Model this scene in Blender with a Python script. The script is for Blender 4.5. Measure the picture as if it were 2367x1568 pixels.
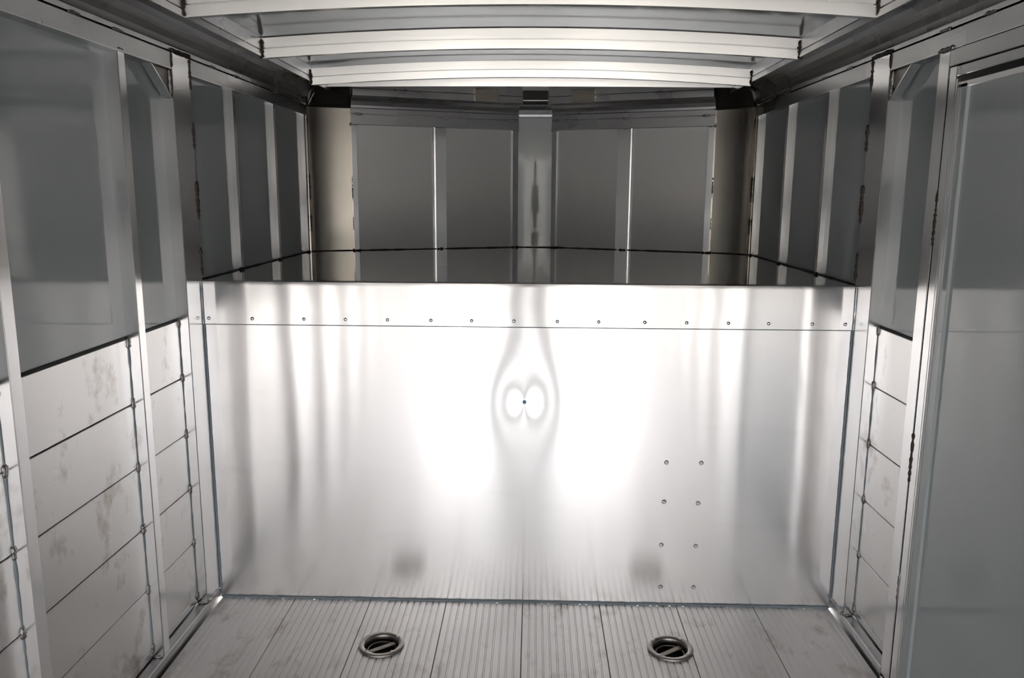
import bpy, bmesh, math, random
from mathutils import Vector, Matrix
random.seed(7)
for o in list(bpy.data.objects): bpy.data.objects.remove(o)
S = bpy.context.scene
COL = S.collection
PI = math.pi

# ---------------------------------------------------------------- camera
FPX, PITCH, YAW, ROLL = 1855.0, math.radians(10.301), math.radians(1.467), math.radians(.340)
CAM = Vector((.0236, -2.562, 1.3876))
F = Vector((-math.sin(YAW)*math.cos(PITCH), math.cos(YAW)*math.cos(PITCH), -math.sin(PITCH)))
R0 = Vector((math.cos(YAW), math.sin(YAW), 0)); U0 = R0.cross(F)
Rr = R0*math.cos(ROLL) + U0*math.sin(ROLL); Uu = U0*math.cos(ROLL) - R0*math.sin(ROLL)
cd = bpy.data.cameras.new('camera'); cam = bpy.data.objects.new('camera', cd); COL.objects.link(cam)
cam.matrix_world = Matrix(((Rr.x, Uu.x, -F.x, CAM.x), (Rr.y, Uu.y, -F.y, CAM.y), (Rr.z, Uu.z, -F.z, CAM.z), (0, 0, 0, 1)))
cd.sensor_width = 36; cd.lens = FPX/2367*36; cd.clip_start = .02
S.camera = cam

# ---------------------------------------------------------------- sky, sun, exposure
W = bpy.data.worlds.new('world'); S.world = W; W.use_nodes = True
wt = W.node_tree; bg = wt.nodes['Background']
bg.inputs[0].default_value = (.90, .945, 1.0, 1); bg.inputs[1].default_value = 1.7
sd = bpy.data.lights.new('sun', 'SUN'); sd.energy = 5.0; sd.angle = .03; sd.color = (1, .93, .84)
sun = bpy.data.objects.new('sun', sd); COL.objects.link(sun)
sun.rotation_euler = (math.radians(46), 0, math.radians(-78))
vs = S.view_settings
vs.view_transform = 'Standard'; vs.look = 'None'; vs.gamma = 1; vs.use_curve_mapping = False
vs.exposure = 1.8
S.cycles.max_bounces = 10; S.cycles.glossy_bounces = 9; S.cycles.diffuse_bounces = 4; S.cycles.transmission_bounces = 2; S.cycles.caustics_refractive = False
S.cycles.sample_clamp_indirect = 8

# ---------------------------------------------------------------- materials
def nodes(name):
    m = bpy.data.materials.new(name); m.use_nodes = True
    nt = m.node_tree
    return m, nt, nt.nodes['Principled BSDF']
def metal(name, col, rough, metallic=1.0, grain=None, bump=.02, var=.06, dirt=0, dirtcol=(.16, .12, .09), dscale=(5, 5, 5), aniso=0, arot=0, spec=.5, rvar=.06, dlo=.58, dw=.14):
    m, nt, b = nodes(name); N = nt.nodes.new; L = nt.links.new
    b.inputs['Metallic'].default_value = metallic
    b.inputs['Specular IOR Level'].default_value = spec
    tc = N('ShaderNodeTexCoord')
    n1 = N('ShaderNodeTexNoise'); n1.inputs['Scale'].default_value = 3.5; n1.inputs['Detail'].default_value = 6
    L(tc.outputs['Object'], n1.inputs['Vector'])
    mr = N('ShaderNodeMapRange'); mr.inputs[3].default_value = rough-rvar; mr.inputs[4].default_value = rough+rvar
    mr.inputs[1].default_value = .3; mr.inputs[2].default_value = .7
    L(n1.outputs[0], mr.inputs[0]); L(mr.outputs[0], b.inputs['Roughness'])
    cr = N('ShaderNodeMix'); cr.data_type = 'RGBA'
    cr.inputs[6].default_value = (*[c*(1-var) for c in col], 1); cr.inputs[7].default_value = (*[min(1, c*(1+var)) for c in col], 1)
    L(n1.outputs[0], cr.inputs[0]); out = cr.outputs[2]
    if dirt:
        mp = N('ShaderNodeMapping'); mp.inputs['Scale'].default_value = dscale
        L(tc.outputs['Object'], mp.inputs['Vector'])
        n2 = N('ShaderNodeTexNoise'); n2.inputs['Scale'].default_value = 1; n2.inputs['Detail'].default_value = 7; n2.inputs['Roughness'].default_value = .65
        L(mp.outputs[0], n2.inputs['Vector'])
        rp = N('ShaderNodeMapRange'); rp.inputs[1].default_value = dlo; rp.inputs[2].default_value = dlo+dw; rp.inputs[4].default_value = dirt
        L(n2.outputs[0], rp.inputs[0])
        mx = N('ShaderNodeMix'); mx.data_type = 'RGBA'; mx.inputs[7].default_value = (*dirtcol, 1)
        L(rp.outputs[0], mx.inputs[0]); L(out, mx.inputs[6]); out = mx.outputs[2]
    L(out, b.inputs['Base Color'])
    if grain:
        mp = N('ShaderNodeMapping'); mp.inputs['Scale'].default_value = grain
        L(tc.outputs['Object'], mp.inputs['Vector'])
        n3 = N('ShaderNodeTexNoise'); n3.inputs['Scale'].default_value = 1; n3.inputs['Detail'].default_value = 4
        L(mp.outputs[0], n3.inputs['Vector'])
        bp = N('ShaderNodeBump'); bp.inputs['Strength'].default_value = bump; bp.inputs['Distance'].default_value = .01
        L(n3.outputs[0], bp.inputs['Height']); L(bp.outputs[0], b.inputs['Normal'])
    if aniso:
        b.inputs['Anisotropic'].default_value = aniso; b.inputs['Anisotropic Rotation'].default_value = arot
        tg = N('ShaderNodeTangent'); tg.direction_type = 'UV_MAP'
        L(tg.outputs[0], b.inputs['Tangent'])
    return m
M = {}
M['bulkhead'] = metal('brushed_aluminium_sheet', (.95, .94, .935), .18, grain=(6, 1, 260), bump=.005, var=.015, aniso=.985, arot=.25, rvar=.01, dirt=.08, dscale=(1.5, 1, 9))
M['post'] = metal('extruded_aluminium', (.92, .92, .925), .18, grain=(140, 140, 3), bump=.015, var=.03)
M['rail'] = metal('rail_aluminium', (.62, .62, .63), .30, grain=(120, 4, 120), bump=.02, var=.05, dirt=.12, dscale=(9, 3, 9))
M['slat'] = metal('mill_finish_aluminium', (.84, .825, .815), .30, grain=(40, 3, 160), bump=.015, var=.03, dirt=.9, dscale=(8, 11, 8), dirtcol=(.30, .23, .17), dlo=.57, dw=.25, rvar=.03)
M['floor'] = metal('ribbed_floor_aluminium', (.98, .95, .94), .44, metallic=.95, grain=(200, 6, 200), bump=.015, var=.03, dirt=.75, dscale=(11, 6, 9), dirtcol=(.38, .30, .25), dlo=.55, dw=.25, rvar=.04)
M['deck'] = metal('polished_deck_aluminium', (.93, .91, .88), .07, grain=(4, 40, 4), bump=.004, var=.02, rvar=.02, dirt=.3, dscale=(6, 34, 6), dirtcol=(.4, .36, .32))
M['corner'] = metal('corner_sheet_aluminium', (.54, .50, .44), .22, grain=(90, 90, 3), bump=.02, var=.06, dirt=.3, dscale=(6, 6, 3), dirtcol=(.30, .24, .18))
M['roof'] = metal('roof_sheet', (.40, .40, .40), .09, metallic=0, grain=(4, 4, 4), bump=.015, var=.03, rvar=.02, spec=.9)
M['bow'] = metal('roof_bow_aluminium', (.80, .80, .79), .30, grain=(4, 120, 120), bump=.015, var=.02, rvar=.02)
M['weld'] = metal('weld_bead_metal', (.42, .41, .40), .38, grain=(300, 300, 300), bump=.25, var=.25)
M['burn'] = metal('burnt_weld_metal', (.10, .08, .07), .5, metallic=.6, grain=(300, 300, 300), bump=.3, var=.4)
M['seal'] = metal('grey_sealant', (.40, .46, .51), .45, metallic=0, grain=(120, 120, 120), bump=.1, var=.1)
M['white'] = metal('white_painted_panel', (.66, .71, .73), .06, metallic=0, grain=(3, 3, 3), bump=.006, var=.01, rvar=.015, spec=.8)
M['nosepanel'] = metal('pale_nose_lining', (.93, .92, .92), .50, metallic=.5, grain=(60, 60, 60), bump=.02, var=.01, rvar=.02)
M['gasket'] = metal('black_rubber', (.012, .012, .013), .5, metallic=0)
M['gap'] = metal('dark_gap_tone', (.05, .05, .05), .6, metallic=0)  # near-black tone for gaps, grooves and seams, their shade put into the colour
M['screw'] = metal('zinc_screw', (.80, .81, .83), .22)
M['tie'] = metal('cast_tie_down_metal', (.46, .43, .40), .34, grain=(150, 150, 150), bump=.05, var=.12)
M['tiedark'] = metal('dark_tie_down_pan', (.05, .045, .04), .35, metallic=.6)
M['steel'] = metal('dull_bar_steel', (.40, .36, .32), .4, dirt=.5, dscale=(60, 60, 60))
M['gusset'] = metal('gusset_plate', (.36, .34, .31), .35, dirt=.6, dscale=(40, 40, 40), dirtcol=(.30, .18, .06))
M['outer'] = metal('outer_skin', (.7, .7, .7), .4, metallic=.3)
M['lining'] = metal('matte_grey_lining', (.60, .60, .60), .6, metallic=0)
M['joint'] = metal('brown_seam_fill', (.22, .19, .17), .6, metallic=.3)  # plain brown tone of the strips added in the plank seams
M['concrete'] = metal('pale_concrete', (.54, .50, .455), .85, metallic=0, grain=(30, 30, 30), bump=.1, var=.12)
M['denim'] = metal('dark_denim', (.045, .05, .07), .85, metallic=0, var=.2)
M['shirt'] = metal('grey_shirt', (.22, .21, .22), .85, metallic=0, var=.1)
M['skin'] = metal('skin', (.52, .32, .24), .55, metallic=0)
M['black'] = metal('black_plastic', (.02, .02, .022), .4, metallic=0)
M['hair'] = metal('dark_hair', (.04, .03, .025), .6, metallic=0)

# ---------------------------------------------------------------- mesh helpers
def obj(name, bm, mat, parent=None, smooth=False):
    me = bpy.data.meshes.new(name); bm.normal_update(); bm.to_mesh(me); bm.free()
    me.materials.append(M[mat] if isinstance(mat, str) else mat)
    if smooth:
        me.polygons.foreach_set('use_smooth', [True]*len(me.polygons))
    o = bpy.data.objects.new(name, me); COL.objects.link(o)
    if parent: o.parent = parent
    return o
def shared(name, me, parent, loc=(0, 0, 0), rot=(0, 0, 0), scale=(1, 1, 1)):
    o = bpy.data.objects.new(name, me); COL.objects.link(o); o.location = loc; o.rotation_euler = rot; o.scale = scale
    if parent: o.parent = parent
    return o
def tag(o, label, cat=None, group=None, kind=None):
    o['label'] = label
    if cat: o['category'] = cat
    if group: o['group'] = group
    if kind: o['kind'] = kind
    return o
def bx(bm, x0, x1, y0, y1, z0, z1, bev=0):
    if x0 > x1: x0, x1 = x1, x0
    if y0 > y1: y0, y1 = y1, y0
    r = bmesh.ops.create_cube(bm, size=1)
    for v in r['verts']:
        v.co = Vector(((x0+x1)/2+v.co.x*(x1-x0), (y0+y1)/2+v.co.y*(y1-y0), (z0+z1)/2+v.co.z*(z1-z0)))
    if bev:
        es = list({e for v in r['verts'] for e in v.link_edges})
        bmesh.ops.bevel(bm, geom=es, offset=bev, segments=1, affect='EDGES', profile=.5)
    return bm
def box(*a, **k): return bx(bmesh.new(), *a, **k)
def seg(bm, A, B, n, prof, cap=True):
    """extrude closed profile [(d,z)] along A->B (xy), d measured along inward normal n"""
    A = Vector((A[0], A[1], 0)); B = Vector((B[0], B[1], 0)); n = Vector((n[0], n[1], 0)).normalized()
    va = [bm.verts.new(A+n*d+Vector((0, 0, z))) for d, z in prof]; vb = [bm.verts.new(B+n*d+Vector((0, 0, z))) for d, z in prof]
    k = len(prof)
    for i in range(k):
        bm.faces.new((va[i], va[(i+1) % k], vb[(i+1) % k], vb[i]))
    if cap:
        bm.faces.new(va[::-1]); bm.faces.new(vb)
    bmesh.ops.recalc_face_normals(bm, faces=bm.faces)
    return bm
def thick(pts, t):
    """open polyline -> closed thin profile"""
    out = []
    for i, (d, z) in enumerate(pts):
        a = pts[max(0, i-1)]; b = pts[min(len(pts)-1, i+1)]
        tx, tz = b[0]-a[0], b[1]-a[1]; l = math.hypot(tx, tz) or 1
        out.append((d - tz/l*t*-1*-1, z + tx/l*t))
    return list(pts)+out[::-1]
def tube(bm, pts, r, n=6, jit=0, sq=1.0):
    pts = [Vector(p) for p in pts]; rings = []
    for i, p in enumerate(pts):
        t = (pts[min(i+1, len(pts)-1)]-pts[max(i-1, 0)]).normalized()
        a = t.orthogonal().normalized(); b = t.cross(a)
        rr = r*(1+random.uniform(-jit, jit))
        if jit and i in (0, len(pts)-1): rr *= .5
        rings.append([bm.verts.new(p+(a*math.cos(2*PI*k/n)+b*math.sin(2*PI*k/n))*rr) for k in range(n)])
    for i in range(len(rings)-1):
        for k in range(n):
            bm.faces.new((rings[i][k], rings[i][(k+1) % n], rings[i+1][(k+1) % n], rings[i+1][k]))
    bm.faces.new(rings[0][::-1]); bm.faces.new(rings[-1])
    return bm
def bead(name, p0, p1, r, parent, mat='weld', step=.006, jit=.35, wob=.15):
    p0 = Vector(p0); p1 = Vector(p1); L = (p1-p0).length; k = max(3, min(400, int(L/step)))
    pts = [p0.lerp(p1, i/k)+Vector([random.uniform(-wob, wob)*r for _ in range(3)]) for i in range(k+1)]
    bm = bmesh.new(); tube(bm, pts, r, 6, jit); bmesh.ops.recalc_face_normals(bm, faces=bm.faces)
    return obj(name, bm, mat, parent, True)
def lathe(bm, prof, n=32, c=(0, 0, 0)):
    rings = [[bm.verts.new((c[0]+r*math.cos(2*PI*k/n), c[1]+r*math.sin(2*PI*k/n), c[2]+z)) for k in range(n)] for r, z in prof]
    for i in range(len(rings)-1):
        for k in range(n):
            bm.faces.new((rings[i][k], rings[i][(k+1) % n], rings[i+1][(k+1) % n], rings[i+1][k]))
    return rings
def grid(fn, nu, nv, uv=False):
    bm = bmesh.new(); V = [[bm.verts.new(fn(i/nu, j/nv)) for j in range(nv+1)] for i in range(nu+1)]
    l = bm.loops.layers.uv.new('UVMap') if uv else None
    for i in range(nu):
        for j in range(nv):
            f = bm.faces.new((V[i][j], V[i+1][j], V[i+1][j+1], V[i][j+1])); f.smooth = True
            if uv:
                for lp, (a, b) in zip(f.loops, ((i, j), (i+1, j), (i+1, j+1), (i, j+1))): lp[l].uv = (a/nu, b/nv)
    return bm

HW = 1.05            # half width between the inner faces of the posts
REAR = -6.3
DECK = 1.103
# ================================================================ FLOOR
floor = tag(obj('floor', box(-1.10, 1.10, REAR, .02, -.07, -.032), 'outer'), 'ribbed silver aluminium plank floor of the trailer', 'floor', kind='structure')
PW = .2625
def plank(x0, x1):
    bm = bmesh.new(); e = .0012; x0 += e; x1 -= e
    n = 12; p = (x1-x0)/n; g = .0032; dp = .0028
    top = []
    for i in range(n):
        a = x0+i*p; b = a+p
        if i > 0: top += [(a+g*.5, -dp), (a+g, 0)]
        else: top += [(a, -.001), (a+.001, 0)]
        if i < n-1: top += [(b-g, 0), (b-g*.5, -dp)]
        else: top += [(b-.001, 0), (b, -.001)]
    prof = top+[(x1, -.03), (x0, -.03)]
    va = [bm.verts.new((x, REAR, z)) for x, z in prof]; vb = [bm.verts.new((x, .0, z)) for x, z in prof]
    k = len(prof)
    for i in range(k): bm.faces.new((va[i], va[(i+1) % k], vb[(i+1) % k], vb[i]))
    bm.faces.new(va[::-1]); bm.faces.new(vb); bmesh.ops.recalc_face_normals(bm, faces=bm.faces)
    return bm
TIES = [(-.435, -.285), (.461, -.274)]
cut = bmesh.new()
for cx, cy in TIES: bmesh.ops.create_cone(cut, cap_ends=True, segments=40, radius1=.060, radius2=.060, depth=.2, matrix=Matrix.Translation((cx, cy, 0)))
cutter = obj('cutter', cut, 'gap')
for i in range(8):
    x0 = -1.05+i*PW; x1 = x0+PW
    if i == 0: x0 = -1.044
    if i == 7: x1 = 1.044
    o = obj('floor_plank', plank(x0, x1), 'floor', floor)
    if i in (2, 5, 6):
        md = o.modifiers.new('hole', 'BOOLEAN'); md.object = cutter; md.operation = 'DIFFERENCE'; md.solver = 'EXACT'
        bpy.context.view_layer.update()
        ev = o.evaluated_get(bpy.context.evaluated_depsgraph_get())
        nm = bpy.data.meshes.new_from_object(ev); o.modifiers.clear(); o.data = nm; nm.name = 'floor_plank'
bpy.data.objects.remove(cutter)
for i in range(1, 8): obj('seam_light_block', box(-1.05+i*PW-.0014, -1.05+i*PW+.0014, REAR, 0, -.031, -.0022), 'joint', floor)  # strips added to stop light leaking along the gaps between planks

# ================================================================ SIDE WALLS
SEAMS = [.063, .249, .434, .620, .805, .990]
def side_wall(sg, name, label, posts, bays, door=None):
    """sg -1 left, +1 right. posts: near-face y. bays: [(y0,y1,has_slats)]"""
    X = lambda d: sg*(HW+d)        # d>0 outwards
    skin = bmesh.new()
    if door:
        bx(skin, X(.052), X(.058), door[1], 1.80, -.06, 1.93); bx(skin, X(.052), X(.058), REAR, door[0], -.06, 1.93); bx(skin, X(.052), X(.058), door[0], door[1], 1.67, 1.93)
    else: bx(skin, X(.052), X(.058), REAR, 1.80, -.06, 1.93)
    wall = tag(obj(name, skin, 'outer'), label, 'wall', kind='structure')
    # base channel
    for (a, b) in ([(REAR, door[0]), (door[1], 0)] if door else [(REAR, 0)]):
        prof = [(0, -.01), (.0, .031), (-.002, .033), (-.030, .033), (-.030, .024), (-.0335, .024), (-.0335, -.01)]
        bm = bmesh.new(); seg(bm, (sg*HW, a), (sg*HW, b), (-sg, 0), prof); obj('base_channel', bm, 'rail', wall)
    # bays
    for y0, y1, kind in bays:
        if kind == 'sheet':
            obj('lining_sheet', box(X(.030), X(.034), y0, y1, .035, 1.745), 'lining', wall); continue
        nz = 10
        def pf(u, v, y0=y0, y1=y1):
            u = u if sg > 0 else 1-u
            b = .0012*math.sin(PI*u)*math.sin(PI*v)
            return Vector((X(.0375+b*1.0), y0+(y1-y0)*u, .985+(1.75-.985)*v))
        obj('upper_panel', grid(pf, 8, 12), 'white', wall, True)
        obj('gap_shade_strip', box(X(.0335), X(.039), y0, y1, .988, .996), 'gap', wall)  # solid dark strip standing in for the shadowed gap above the slats
        for k in range(5):
            z0, z1 = SEAMS[k]+.0012, SEAMS[k+1]-.0012
            sh = random.uniform(-.0006, .0006)
            obj('slat', box(X(.0325+sh), X(.050), y0, y1, z0, z1, bev=.0016), 'slat', wall)
        obj('kick_strip', box(X(.0335), X(.048), y0, y1, .037, SEAMS[0]-.0012, bev=.001), 'slat', wall)
        obj('backing', box(X(.045), X(.051), y0, y1, .02, .99), 'gap', wall)
    # posts
    for y in posts:
        bm = box(X(0), X(.050), y, y+.038, .033, 1.745, bev=.0022)
        obj('wall_post', bm, 'post', wall)
        if y < -2.2: continue
        xs = X(.033)
        bead('sealant_line', (xs, y-.0015, .04), (xs, y-.0015, .985), .0030, wall, 'seal', .02, .25)
        for k in range(6):
            z = SEAMS[k]
            zz = z-.012 if k == 5 else z
            bead('weld_bead', (xs-sg*.001, y-.002, zz-.014), (xs-sg*.001, y-.002, zz+.016), .0058, wall, 'weld', .005, .3)
        bead('weld_bead', (X(.006), y-.001, .036), (X(.030), y-.001, .036), .004, wall, 'weld')
        bead('weld_bead', (X(.002), y-.001, 1.750), (X(.002), y+.036, 1.750), .0045, wall, 'weld')
    # corner post by the bulkhead
    cp = obj('corner_post', box(X(0), X(.050), -.112, .012, .033, 1.793, bev=.002), 'post', wall)
    xs = X(.033); y = -.112
    bead('sealant_line', (xs, y-.0015, .04), (xs, y-.0015, .985), .0030, wall, 'seal', .02, .25)
    for k in range(6):
        z = SEAMS[k]-(.010 if k == 5 else 0)
        bead('weld_bead', (xs-sg*.001, y-.002, z-.014), (xs-sg*.001, y-.002, z+.016), .0056, wall, 'weld', .005, .3)
    bead('weld_bead', (X(-.001), -.108, .036), (X(-.001), -.012, .036), .0045, wall, 'weld', .005, .3)
    bead('weld_bead', (X(.004), y-.001, .036), (X(.030), y-.001, .036), .004, wall, 'weld')
    bead('weld_bead', (X(-.002), -.115, 1.797), (X(-.002), .018, 1.797), .006, wall, 'burn', .006, .3)
    bead('weld_bead', (X(-.001), -.113, 1.75), (X(-.001), -.113, 1.795), .003, wall, 'burn')
    for z0, z1, r in ((1.70, 1.79, .004), (1.52, 1.60, .0045), (1.30, 1.42, .005), (1.12, 1.21, .004)):
        bead('weld_bead', (X(.0), .014, z0), (X(.0), .014, z1), r, wall, 'burn', .006, .4)
    # header rail
    hp = [(0, 1.746), (0.0005, 1.790), (-.003, 1.793), (-.04, 1.793), (-.04, 1.743), (-.003, 1.743)]
    for a, b in ((REAR, -.117), (.018, 1.315)):
        bm = bmesh.new(); seg(bm, (sg*HW, a), (sg*HW, b), (-sg, 0), hp); obj('header_rail', bm, 'rail', wall)
        bm = bmesh.new(); seg(bm, (sg*HW, a), (sg*HW, b), (-sg, 0), [(.0015, 1.7425), (.0015, 1.7455), (-.004, 1.7455), (-.004, 1.7425)]); obj('header_lip', bm, 'bow', wall)  # lip in brighter metal, so the rolled edge's highlight is in its colour
    for yb in (-.62, -.42, .20, .42, .86, 1.10):
        bead('weld_bead', (X(-.001), yb-.025, 1.7945), (X(-.001), yb+.025, 1.7945), .0045, wall, 'weld', .006, .3)
    # gusset at corner post
    g = bmesh.new(); t = .0022
    yo, yi = -.238, -.118
    a = [(yo, 1.744), (yi, 1.744), (yi, 1.662)]
    for x in (X(.012),):
        vs_ = [g.verts.new((x-t, y_, z_)) for y_, z_ in a]+[g.verts.new((x+t, y_, z_)) for y_, z_ in a]
        g.faces.new(vs_[:3]); g.faces.new(vs_[3:][::-1])
        for i in range(3): g.faces.new((vs_[i], vs_[(i+1) % 3], vs_[3+(i+1) % 3], vs_[3+i]))
    bmesh.ops.recalc_face_normals(g, faces=g.faces)
    gs = obj('gusset_bracket', g, 'gusset', wall)
    # folded flange along the slanted edge of the gusset
    fl = bmesh.new()
    p = [Vector((X(.002), yo, 1.744)), Vector((X(.002), yi, 1.662)), Vector((X(.03), yi, 1.662)), Vector((X(.03), yo, 1.744))]
    q = [v+Vector((0, -.0025, -.0025)) for v in p]
    vv = [fl.verts.new(v) for v in p+q]
    for f in ((0, 1, 2, 3), (7, 6, 5, 4), (0, 4, 5, 1), (1, 5, 6, 2), (2, 6, 7, 3), (3, 7, 4, 0)): fl.faces.new([vv[i] for i in f])
    bmesh.ops.recalc_face_normals(fl, faces=fl.faces); obj('flange', fl, 'post', gs)
    bead('weld_bead', (X(.006), -.118, 1.665), (X(.006), -.118, 1.742), .007, gs, 'weld', .006, .3)
    return wall

lp = [-.430-.55*k for k in range(8)]
lb = []
ys = [-.112]+lp
for i in range(8): lb.append((lp[i]+.038, (ys[i]), 'slat'))
lb.append((REAR, lp[-1], 'sheet'))
wl = side_wall(-1, 'wall_left', 'left trailer wall of stacked aluminium slats below white upper panels', lp, lb)
D0, D1 = -1.42, -.40      # door opening incl. jambs
rp = [-1.53-.55*k for k in range(6)]
rb = [(D1, -.112, 'slat'), (rp[0]+.038, D0, 'slat')]
for i in range(1, 6): rb.append((rp[i]+.038, rp[i-1], 'slat'))
rb.append((REAR, rp[-1], 'sheet'))
wr = side_wall(1, 'wall_right', 'right trailer wall with one narrow slatted bay beside the white side door', rp, rb, door=(D0, D1))

# ================================================================ SIDE DOOR
dr = tag(obj('door_1', grid(lambda u, v: Vector((1.062+.0015*math.sin(PI*u)*math.sin(PI*v), -1.36+(.815)*u, .02+1.63*v)), 10, 14), 'white', None, True), 'white smooth side door in an aluminium frame on the right', 'door', kind='structure')
def dpart(n, *a, m='post', bev=.0015): return obj(n, box(*a, bev=bev), m, dr)
for s in (0, 1):
    f = (lambda y: y) if s == 0 else (lambda y: -.40-1.42-y)
    dpart('jamb_post', 1.05, 1.10, f(-.455), f(-.402), .0, 1.745)
    dpart('jamb_groove', 1.056, 1.10, f(-.460), f(-.455), .0, 1.70, m='gap', bev=0)
    dpart('jamb_lip', 1.051, 1.10, f(-.494), f(-.460), .0, 1.70)
    dpart('door_gasket', 1.060, 1.10, f(-.503), f(-.494), .0, 1.685, m='gasket', bev=0)
    dpart('door_edge_trim', 1.047, 1.075, f(-.5115), f(-.503), .02, 1.668)
    dpart('door_edge_trim', 1.054, 1.075, f(-.545), f(-.5115), .02, 1.655, m='white')
dpart('door_header', 1.05, 1.10, -1.365, -.455, 1.702, 1.742, m='rail')
dpart('door_header_strip', 1.055, 1.10, -1.365, -.455, 1.676, 1.700, m='rail')
dpart('door_gasket', 1.058, 1.10, -1.345, -.500, 1.660, 1.676, m='gasket', bev=0)
dpart('door_top_trim', 1.054, 1.075, -1.345, -.5115, 1.645, 1.660)
dpart('door_sill', 1.05, 1.10, -1.42, -.40, -.03, .02, m='rail')
bead('weld_bead', (1.052, -.457, .62), (1.052, -.457, .76), .0045, dr, 'burn', .006, .3)
bead('weld_bead', (1.052, -.457, .27), (1.052, -.457, .36), .004, dr, 'weld', .006, .3)
bead('weld_bead', (1.052, -.457, 1.26), (1.052, -.457, 1.40), .004, dr, 'burn', .006, .4)
bead('weld_bead', (1.049, -.47, 1.746), (1.049, -.40, 1.746), .006, dr, 'weld', .006, .3)
bead('weld_bead', (1.050, -.46, .006), (1.050, -.41, .006), .008, dr, 'weld', .006, .3)

# ================================================================ BULKHEAD
def wav(x, z):
    w = .0013*math.sin(2.1*x+.6)*math.sin(PI*z/.97) + .0007*math.sin(5.3*x+1.1)*math.sin(3.1*z+.4)
    w += .0011*math.exp(-((abs(x)-.86)/.09)**2)*math.sin(PI*min(1, z/.97))
    r = math.hypot(x, (z-.709)*.78)
    w += .0046*math.exp(-r/.045) + .002*math.exp(-(x/.10)**2-((z-.70)/.20)**2)
    return w
def dens(u, c, lo, hi):
    return lo+(hi-lo)*u
xs_ = sorted(set([round(-1.05+2.1*i/110, 5) for i in range(111)]+[round(-.15+.30*i/80, 5) for i in range(81)]))
zs_ = sorted(set([round(.968*i/48, 5) for i in range(49)]+[round(.56+.30*i/80, 5) for i in range(81)]))
bm = bmesh.new(); uvl = bm.loops.layers.uv.new('UVMap')
V = [[bm.verts.new((x, wav(x, z), z)) for z in zs_] for x in xs_]
for i in range(len(xs_)-1):
    for j in range(len(zs_)-1):
        f = bm.faces.new((V[i][j], V[i+1][j], V[i+1][j+1], V[i][j+1])); f.smooth = True
        for lp_ in f.loops: lp_[uvl].uv = (lp_.vert.co.x*.4+.5, lp_.vert.co.z)
wf = tag(obj('wall_front', bm, 'bulkhead', None, True), 'brushed aluminium bulkhead sheet with blurred vertical reflections', 'wall', kind='structure')
# capping strip folded over the deck edge
def capf(u, v):
    x = -1.05+2.1*u
    pts = [(-.0028, .962), (-.0030, 1.02), (-.0026, 1.07), (-.0024, 1.095), (-.0010, 1.1025), (.006, 1.1042), (.03, 1.1042)]
    t = v*(len(pts)-1); i = min(int(t), len(pts)-2); a = t-i
    y = pts[i][0]*(1-a)+pts[i+1][0]*a; z = pts[i][1]*(1-a)+pts[i+1][1]*a
    y += .0009*math.sin(4.2*x+.9)*math.sin(PI*max(0, min(1, (z-.962)/.14)))
    return Vector((x, y, z))
cap = obj('cap_strip', grid(capf, 90, 24, True), 'bulkhead', wf, True)
obj('cap_edge', box(-1.05, 1.05, -.0032, .003, .9595, .9625), 'seal', wf)
# sealant round the sheet
def sealline(pts, r, n=None): 
    bm = bmesh.new(); out = []
    for a, b in zip(pts, pts[1:]):
        a = Vector(a); b = Vector(b); k = max(2, int((b-a).length/.012))
        out += [a.lerp(b, i/k)+Vector((random.uniform(-1, 1), random.uniform(-1, 1), random.uniform(-1, 1)))*r*.12 for i in range(k)]
    out.append(Vector(pts[-1])); tube(bm, out, r, 6, .18); bmesh.ops.recalc_face_normals(bm, faces=bm.faces)
    return obj('sealant_line', bm, 'seal', wf, True)
sealline([(-1.047, -.002, .01), (-1.047, -.002, 1.10)], .0030)
sealline([(1.047, -.002, .01), (1.047, -.002, 1.10)], .0030)
sealline([(-1.046, -.003, .002), (1.046, -.003, .002)], .0048)
# rivets and screws
rv = bmesh.new(); lathe(rv, [(.0058, 0), (.0056, .0012), (.0042, .0026), (.0020, .0032), (.0005, .0033)], 14); obj_rv = bpy.data.meshes.new('rivet'); rv.to_mesh(obj_rv); rv.free(); obj_rv.materials.append(M['screw'])
obj_rv.polygons.foreach_set('use_smooth', [True]*len(obj_rv.polygons))
for x in (-1.031, -.888, -.719, -.583, -.446, -.305, -.173, -.036, .104, .237, .385, .519, .652, .780, .919, 1.023):
    shared('rivet', obj_rv, cap, (x, -.0032, .981), (PI/2, 0, 0))
sc = bmesh.new(); lathe(sc, [(.0078, 0), (.0075, .0015), (.0058, .0035), (.0032, .0042), (.0030, .0030), (.0004, .0030)], 16)
scm = bpy.data.meshes.new('screw'); sc.to_mesh(scm); sc.free(); scm.materials.append(M['screw']); scm.polygons.foreach_set('use_smooth', [True]*len(scm.polygons))
for x, z in ((.474, .510), (.589, .510), (.471, .372), (.585, .369), (.468, .218), (.584, .216), (.471, .065), (.583, .066)):
    shared('screw', scm, wf, (x, wav(x, z)-.0002, z), (PI/2, 0, 0))
sb = metal('blue_screw_head', (.25, .45, .70), .3, metallic=.6)
scb = scm.copy(); scb.materials.clear(); scb.materials.append(sb)
shared('screw', scb, wf, (0, wav(0, .709)-.001, .709), (PI/2, 0, 0), (.85, .85, .85))

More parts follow.
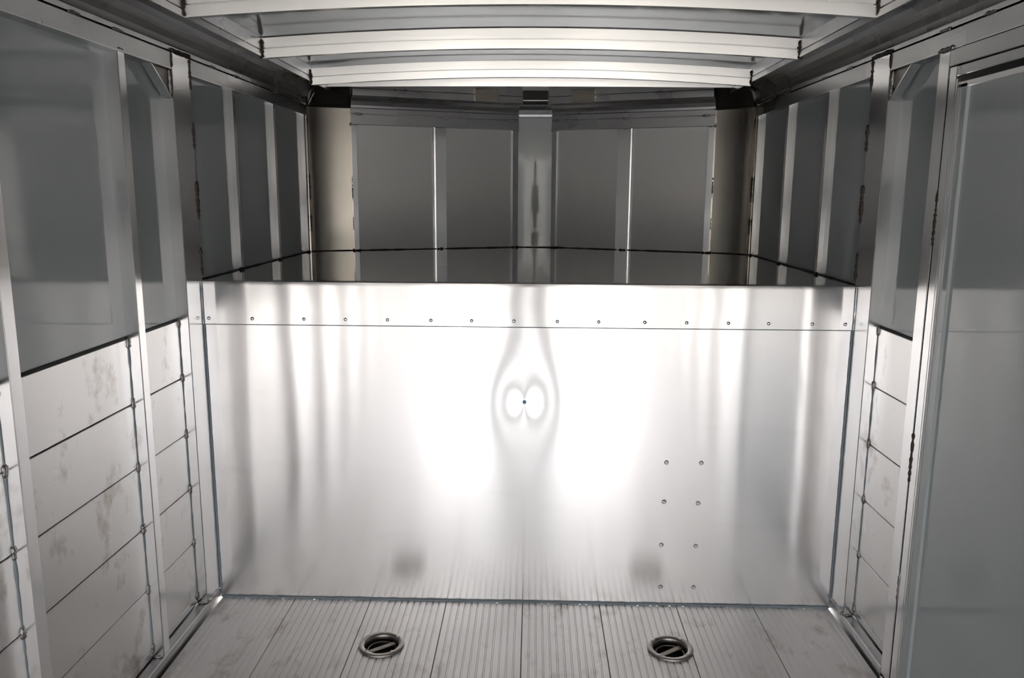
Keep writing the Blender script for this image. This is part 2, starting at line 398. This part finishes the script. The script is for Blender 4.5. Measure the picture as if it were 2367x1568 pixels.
# ================================================================ NOSE: deck and walls
NL0, NL1 = Vector((-.865, 1.417)), Vector((-.066, 1.757))
NR0, NR1 = Vector((.122, 1.760)), Vector((.893, 1.440))
def qb(a, c, b, t): return a*(1-t)**2+c*2*t*(1-t)+b*t*t
def curve(a, c, b, n=12): return [qb(Vector(a), Vector(c), Vector(b), i/n) for i in range(n+1)]
CL = curve((-1.05, 1.312), (-1.035, 1.372), NL0); CR = curve(NR1, (1.035, 1.385), (1.05, 1.300))
outl = [Vector((-1.068, .006)), Vector((-1.068, 1.312))]+CL+[NL1, NR0]+CR+[Vector((1.068, 1.30)), Vector((1.068, .006))]
bm = bmesh.new()
top = [bm.verts.new((p.x, p.y, DECK)) for p in outl]; bot = [bm.verts.new((p.x, p.y, DECK-.02)) for p in outl]
bm.faces.new(top); bm.faces.new(bot[::-1])
for i in range(len(top)): bm.faces.new((top[i], bot[i], bot[(i+1) % len(top)], top[(i+1) % len(top)]))
bmesh.ops.recalc_face_normals(bm, faces=bm.faces)
deck = tag(obj('nose_deck', bm, 'deck'), 'dark mirror-like aluminium deck above the bulkhead in the nose', 'deck', kind='structure')
# scuffs and specks lying on the deck are small smears in the deck material

nose = bpy.data.objects.new('wall_nose', None); COL.objects.link(nose); tag(nose, 'V-shaped nose wall of white panels between aluminium uprights', 'wall', kind='structure')
def nrm(a, b):
    d = (b-a).normalized(); n = Vector((d.y, -d.x)); return n
def nseg(name, a, b, s0, s1, prof, mat):
    L = b-a; bm = bmesh.new(); seg(bm, a+L*s0, a+L*s1, nrm(a, b), prof); return obj(name, bm, mat, nose)
def rect(d0, d1, z0, z1): return [(d0, z0), (d1, z0), (d1, z1), (d0, z1)]
def bev_rect(d0, d1, z0, z1, e=.002): return [(d0, z0), (d1-e, z0), (d1, z0+e), (d1, z1-e), (d1-e, z1), (d0, z1)]
# side walls of the nose
for sg in (-1, 1):
    ps = (.372, .826, 1.272)
    edges = [.012]+[p for p in ps]
    for i in range(3):
        y0, y1 = edges[i]+(.022 if i else 0), edges[i+1]
        def pf(u, v, y0=y0, y1=y1):
            u2 = u if sg > 0 else 1-u
            return Vector((sg*(1.0685+.0010*math.sin(PI*u2)*math.sin(PI*v)), y0+(y1-y0)*u2, DECK+.645*v))
        obj('nose_side_panel', grid(pf, 8, 10), 'white', nose, True)
    for y in ps:
        obj('nose_side_post', box(sg*1.05, sg*1.10, y, y+.022, DECK, 1.745, bev=.0015), 'post', nose)
        bead('weld_bead', (sg*1.052, y-.01, DECK+.003), (sg*1.052, y+.028, DECK+.003), .006, nose, 'burn', .006, .3)
    bead('deck_seam', (sg*1.062, .03, DECK+.001), (sg*1.062, 1.31, DECK+.001), .0035, nose, 'gap', .03, .3)
# curved corner sheets
for nm, C_, top_ in (('l', CL, 0), ('r', CR, 0)):
    bm = bmesh.new(); n = len(C_)
    cen = Vector((0, .5))
    a = [[bm.verts.new((p.x, p.y, z)) for z in (DECK, 1.3, 1.5, 1.7, 1.792)] for p in C_]
    for i in range(n-1):
        for j in range(4): bm.faces.new((a[i][j], a[i+1][j], a[i+1][j+1], a[i][j+1])).smooth = True
    bmesh.ops.recalc_face_normals(bm, faces=bm.faces); obj('corner_sheet', bm, 'corner', nose, True)
    # dark corner cove above the sheet
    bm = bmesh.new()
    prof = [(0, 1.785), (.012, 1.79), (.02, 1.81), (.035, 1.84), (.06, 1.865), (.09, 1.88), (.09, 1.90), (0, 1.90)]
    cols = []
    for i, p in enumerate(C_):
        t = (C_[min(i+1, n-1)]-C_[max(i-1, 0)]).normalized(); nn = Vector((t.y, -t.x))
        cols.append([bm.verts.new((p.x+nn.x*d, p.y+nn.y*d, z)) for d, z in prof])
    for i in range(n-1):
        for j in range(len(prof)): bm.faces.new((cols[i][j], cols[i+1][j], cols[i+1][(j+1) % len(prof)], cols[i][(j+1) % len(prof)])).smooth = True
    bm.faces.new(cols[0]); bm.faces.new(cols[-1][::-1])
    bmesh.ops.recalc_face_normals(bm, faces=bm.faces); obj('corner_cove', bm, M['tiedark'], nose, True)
    for p, zs in ((C_[0], ((1.2, 1.28), (1.35, 1.47), (1.70, 1.73))), (C_[-1], ((1.2, 1.28), (1.35, 1.47), (1.70, 1.73)))):
        for z0, z1 in zs: bead('weld_bead', (p.x*.995, p.y-.003, z0), (p.x*.995, p.y-.003, z1), .0045, nose, 'burn', .007, .4)
    bead('weld_bead', (C_[0].x*.99, C_[0].y, 1.79), (C_[0].x*.95, C_[0].y, 1.87), .005, nose, 'weld')
    pts = [(p.x*.997, p.y-.002, DECK+.001) for p in C_]
    bm = bmesh.new(); tube(bm, pts, .003, 6, .2); bmesh.ops.recalc_face_normals(bm, faces=bm.faces); obj('deck_seam', bm, 'gap', nose, True)
# slanted nose sides
for a, b, st in ((NL0, NL1, [(.0, .028, 0), (.483, .535, 1), (.965, 1.0, 2)]), (NR0, NR1, [(.0, .030, 2), (.438, .506, 1), (.965, 1.0, 0)])):
    n = nrm(a, b)
    L = (b-a).length
    for i in range(2):
        s0, s1 = st[i][1], st[i+1][0]
        nseg('nose_panel', a, b, s0-.005, s1+.005, rect(-.006, .0, DECK, 1.712), 'nosepanel')
    for s0, s1, k in st:
        nseg('nose_post', a, b, s0, s1, bev_rect(-.006, .016, DECK, 1.709), 'post')
        if k == 1:
            nseg('post_flange', a, b, s0-.016, s1+.016, rect(-.006, .004, DECK, 1.709), 'post')
        p = a+(b-a)*(s0+s1)/2+n*.012
        d = (b-a).normalized()*.02
        bead('weld_bead', (p.x-d.x, p.y-d.y, 1.711), (p.x+d.x, p.y+d.y, 1.711), .006, nose, 'weld')
        bead('weld_bead', (p.x-d.x, p.y-d.y, DECK+.003), (p.x+d.x, p.y+d.y, DECK+.003), .006, nose, 'burn')
    nseg('nose_header', a, b, 0, 1, bev_rect(-.006, .022, 1.709, 1.757), 'rail')
    nseg('nose_header_flange', a, b, 0, 1, bev_rect(-.006, .020, 1.760, 1.787), 'rail')
    cove = [(-.006, 1.787), (.016, 1.789), (.019, 1.80), (.027, 1.818), (.04, 1.832), (.055, 1.838), (.055, 1.85), (-.006, 1.85)]
    nseg('nose_cove', a, b, 0, 1, cove, 'rail')
    nseg('nose_upper_rail', a, b, .0, 1, bev_rect(.02, .075, 1.838, 1.872), 'rail')
    nseg('nose_upper_flange', a, b, .0, 1, bev_rect(.02, .060, 1.874, 1.92), 'rail')
    # bracket plates near the centre
    c0, c1 = ((.70, .84) if a is NL0 else (.16, .30))
    nseg('roof_bracket', a, b, c0, c1, bev_rect(.06, .090, 1.836, 1.90), 'corner')
    for s in ((.04, .50, .97) if a is NL0 else (.03, .46, .95)):
        p = a+(b-a)*s+n*.021; d = (b-a).normalized()*.022
        bead('weld_bead', (p.x-d.x, p.y-d.y, 1.758), (p.x+d.x, p.y+d.y, 1.758), .006, nose, 'weld')
    p0 = a+n*.002; p1 = b+n*.002
    bead('deck_seam', (p0.x, p0.y, DECK+.001), (p1.x, p1.y, DECK+.001), .0035, nose, 'gap', .03, .3)
# centre of the nose
obj('nose_centre_panel', grid(lambda u, v: Vector((NL1.x+(NR0.x-NL1.x)*u, 1.758+.006*math.sin(PI*u)*1.0, DECK+(1.776-DECK)*v)), 10, 14), M['white'], nose, True)
bm = bmesh.new(); seg(bm, (NL1.x+.003, 1.765), (NR0.x-.003, 1.765), (0, -1), [(-.006, 1.777), (.012, 1.779), (.015, 1.79), (.024, 1.812), (.038, 1.828), (.055, 1.836), (-.006, 1.836)]); obj('centre_cove', bm, 'rail', nose)
obj('centre_gap', box(NL1.x+.03, NR0.x-.03, 1.71, 1.75, 1.842, 1.905), 'gap', nose)
obj('centre_upper_rail', box(NL1.x+.0, NR0.x-.0, 1.70, 1.712, 1.853, 1.858), 'rail', nose)
bead('deck_seam', (NL1.x, 1.755, DECK+.001), (NR0.x, 1.755, DECK+.001), .0035, nose, 'gap', .02, .3)
obj('nose_backing', box(-1.1, 1.1, 1.79, 1.80, .9, 2.0), 'outer', nose)

# ================================================================ ROOF
RISE = .034
def rz(x): return RISE*(1-(x/.93)**2)
bm = grid(lambda u, v: Vector((-1.11+2.22*u, REAR+(1.80-REAR)*v, 1.916+rz(max(-.93, min(.93, -1.11+2.22*u)))+.0008*math.sin(9*v*8.1)*math.sin(7*u))), 24, 60)
ceil = tag(obj('ceiling', bm, 'roof', None, True), 'glossy grey arched roof sheet behind the bows', 'ceiling', kind='structure')
def bow(y, bz, hw=.93, rise=RISE, two=True):
    bm = bmesh.new(); n = 28; g = .0295
    prof = [(.0037, 0), (.026, 0), (.026, .066), (0, .066), (.004, .0345), (.011, .0345), (.011, g), (0, g)] if two else [(.006, 0), (.026, 0), (.026, .05), (0, .05)]
    cols = []
    for i in range(n+1):
        x = -hw+2*hw*i/n
        cols.append([bm.verts.new((x, y+d, bz+z+rise*(1-(x/hw)**2))) for d, z in prof])
    k = len(prof)
    for i in range(n):
        for j in range(k): bm.faces.new((cols[i][j], cols[i][(j+1) % k], cols[i+1][(j+1) % k], cols[i+1][j]))
    bm.faces.new(cols[0]); bm.faces.new(cols[-1]); bmesh.ops.recalc_face_normals(bm, faces=bm.faces)
    o = obj('roof_bow', bm, 'bow', ceil)
    if two:
        for s in (-1, 1): bead('weld_bead', (s*(hw+.002), y-.002, bz), (s*(hw+.002), y-.002, bz+.062), .009, o, 'burn', .006, .35)
    return o
BOWS = [(-.292-.63*k, 1.852) for k in range(9, 0, -1)]+[(-.292, 1.852), (.345, 1.847), (.962, 1.836)]
for y, z in BOWS: bow(y, z)
bow(1.25, 1.866, .93, .003, False)
# radius rails along both sides
for k, sg in ((1, -1), (2, 1)):
    pr = [(-.001, 1.796), (.0, 1.808), (.003, 1.811), (.006, 1.826), (.014, 1.843), (.028, 1.859), (.048, 1.870), (.075, 1.877), (.100, 1.876), (.112, 1.868), (.117, 1.851), (.120, 1.849), (.123, 1.851), (.121, 1.8705), (.116, 1.8715), (.116, 1.8735), (.121, 1.8745), (.121, 1.916), (-.03, 1.916), (-.03, 1.796)]
    bm = bmesh.new(); seg(bm, (sg*HW, REAR), (sg*HW, 1.33), (-sg, 0), pr)
    bm.faces.ensure_lookup_table()
    for f in bm.faces[2:9]: f.smooth = True
    tag(obj('trim_%d' % k, bm, 'rail'), 'dark concave aluminium roof rail along the %s wall' % ('left' if sg < 0 else 'right'), 'trim', kind='structure')

# ================================================================ TIE-DOWNS
tl = ['round recessed floor tie-down with crossbar, nearer the left wall', 'round recessed floor tie-down with crossbar, nearer the right wall']
for i, (cx, cy) in enumerate(TIES):
    e = bpy.data.objects.new('floor_tie_down', None); COL.objects.link(e); e.location = (cx, cy, 0)
    tag(e, tl[i], 'tie-down', 'recessed tie-downs in the floor')
    bm = bmesh.new(); lathe(bm, [(.070, -.001), (.0702, .0045), (.069, .0062), (.0675, .0066), (.0575, .0063), (.0545, .0052), (.0525, .0015), (.0515, -.005), (.050, -.014), (.0585, -.014), (.0585, -.003)], 48)
    bmesh.ops.recalc_face_normals(bm, faces=bm.faces); obj('rim', bm, 'tie', e, True)
    bm = bmesh.new(); r = lathe(bm, [(.0580, -.012), (.056, -.022), (.048, -.029), (.03, -.0305), (.001, -.031)], 40); bmesh.ops.recalc_face_normals(bm, faces=bm.faces); obj('pan', bm, 'tiedark', e, True)
    ang = math.radians(36)
    bm = bmesh.new(); bx(bm, -.047, .047, -.0095, .0095, -.016, -.007, bev=.002); bmesh.ops.rotate(bm, verts=bm.verts, cent=(0, 0, 0), matrix=Matrix.Rotation(ang, 3, 'Z')); obj('crossbar', bm, 'steel', e)
    bm = bmesh.new(); lathe(bm, [(.0415, -.015), (.0435, -.012), (.046, -.013), (.046, -.018), (.0415, -.015)], 40); bmesh.ops.recalc_face_normals(bm, faces=bm.faces); obj('ring', bm, 'tie', e, True)
    for k in range(4):
        a = math.radians(50+90*k-(8 if i == 0 else 0))
        shared('screw', scm, e, (.0605*math.cos(a), .0605*math.sin(a), .0068), scale=(.75, .75, .5))

# ================================================================ OUTSIDE, PHOTOGRAPHER
tag(obj('ground', box(-40, 40, -60, 30, -.62, -.5), 'concrete'), 'pale concrete yard outside the open rear', 'ground', kind='structure')
shed = tag(obj('storage_shed', box(-22, 22, -34, -26, -.5, 4.2), metal('tan_shed_wall', (.48, .45, .41), .8, metallic=0)), 'long tan storage shed across the yard behind the trailer', 'building', kind='structure')
bm = bmesh.new(); seg(bm, (-22.3, -30), (22.3, -30), (0, -1), [(-4.4, 4.2), (4.4, 4.2), (0, 5.0)]); obj('shed_roof', bm, metal('shed_roof_sheet', (.42, .42, .43), .6, metallic=0), shed)
pe = bpy.data.objects.new('person', None); COL.objects.link(pe); pe.location = (.0, -2.98, 0)
tag(pe, 'photographer in dark jeans, seen as the dark blurred reflection in the bulkhead', 'person')
def skinmesh(name, verts, edges, mat, root=0, lv=2):
    me = bpy.data.meshes.new(name); me.from_pydata([v[:3] for v in verts], edges, [])
    me.materials.append(M[mat]); o = bpy.data.objects.new(name, me); COL.objects.link(o); o.parent = pe
    md = o.modifiers.new('skin', 'SKIN')
    for i, v in enumerate(verts):
        me.skin_vertices[0].data[i].radius = (v[3], v[4] if len(v) > 4 else v[3])
    me.skin_vertices[0].data[root].use_root = True
    sm = o.modifiers.new('sub', 'SUBSURF'); sm.levels = lv; sm.render_levels = lv
    return o
legs = [(0, 0, .95, .145, .105), (.09, 0, .86, .085, .09), (.088, .02, .50, .066, .066), (.085, -.01, .10, .055, .055),
        (-.09, 0, .86, .085, .09), (-.088, .02, .50, .066, .066), (-.085, -.01, .10, .055, .055)]
skinmesh('jeans', legs, [(0, 1), (1, 2), (2, 3), (0, 4), (4, 5), (5, 6)], 'denim')
torso = [(0, 0, .97, .15, .11), (0, 0, 1.12, .145, .105), (0, -.01, 1.32, .17, .11), (0, 0, 1.45, .12, .08),
         (.19, -.01, 1.43, .058, .058), (.25, .05, 1.17, .045, .045), (.13, .22, 1.30, .034, .034),
         (-.19, -.01, 1.43, .058, .058), (-.25, .05, 1.17, .045, .045), (-.13, .22, 1.30, .034, .034)]
skinmesh('shirt', torso, [(0, 1), (1, 2), (2, 3), (3, 4), (4, 5), (5, 6), (3, 7), (7, 8), (8, 9)], 'shirt')
head = [(0, 0, 1.46, .055), (0, .02, 1.54, .05), (0, .05, 1.62, .072, .088), (0, .045, 1.70, .074, .09), (0, .03, 1.745, .05, .06), (0, .145, 1.635, .012), (.085, .04, 1.65, .016), (-.085, .04, 1.65, .016)]
skinmesh('head', head, [(0, 1), (1, 2), (2, 3), (3, 4), (2, 5), (2, 6), (2, 7)], 'skin')
hair = [(0, .02, 1.735, .085, .098), (0, -.02, 1.68, .078, .06), (0, -.03, 1.60, .06, .04)]
skinmesh('hair', hair, [(0, 1), (1, 2)], 'hair')
for sg in (-1, 1):
    w = [(sg*.13, .22, 1.30, .026), (sg*.095, .27, 1.335, .022, .018), (sg*.084, .30, 1.36, .022, .03)]
    ed = [(0, 1), (1, 2)]
    for k in range(4):
        b = len(w); zz = 1.405-.021*k
        w += [(sg*.078, .325, zz, .009), (sg*.066, .348, zz, .0085), (sg*.046-sg*.004*(k % 2), .357, zz-.002, .008)]
        ed += [(2, b), (b, b+1), (b+1, b+2)]
    b = len(w); w += [(sg*.060, .285, 1.385, .011), (sg*.040, .292, 1.40, .009)]; ed += [(1, b), (b, b+1)]
    skinmesh('hand', w, ed, 'skin', 0, 1)
    skinmesh('shoe', [(sg*.087, -.05, .052, .045, .05), (sg*.09, .06, .048, .046, .044), (sg*.10, .17, .040, .042, .036)], [(0, 1), (1, 2)], 'black')
dc = tag(obj('digital_camera', box(-.050, .050, -2.672, -2.632, 1.333, 1.432, bev=.008), 'black'), 'black digital camera held up in the hands of the photographer', 'camera')
dc.location = (.0, 0, 0)
bm = bmesh.new(); lathe(bm, [(.001, 0), (.034, 0), (.034, .05), (.030, .05), (.026, .04), (.001, .04)], 28); bmesh.ops.rotate(bm, verts=bm.verts, cent=(0, 0, 0), matrix=Matrix.Rotation(-PI/2, 3, 'X')); bmesh.ops.translate(bm, verts=bm.verts, vec=(0, -2.634, 1.378)); bmesh.ops.recalc_face_normals(bm, faces=bm.faces); obj('lens', bm, 'black', dc, True)
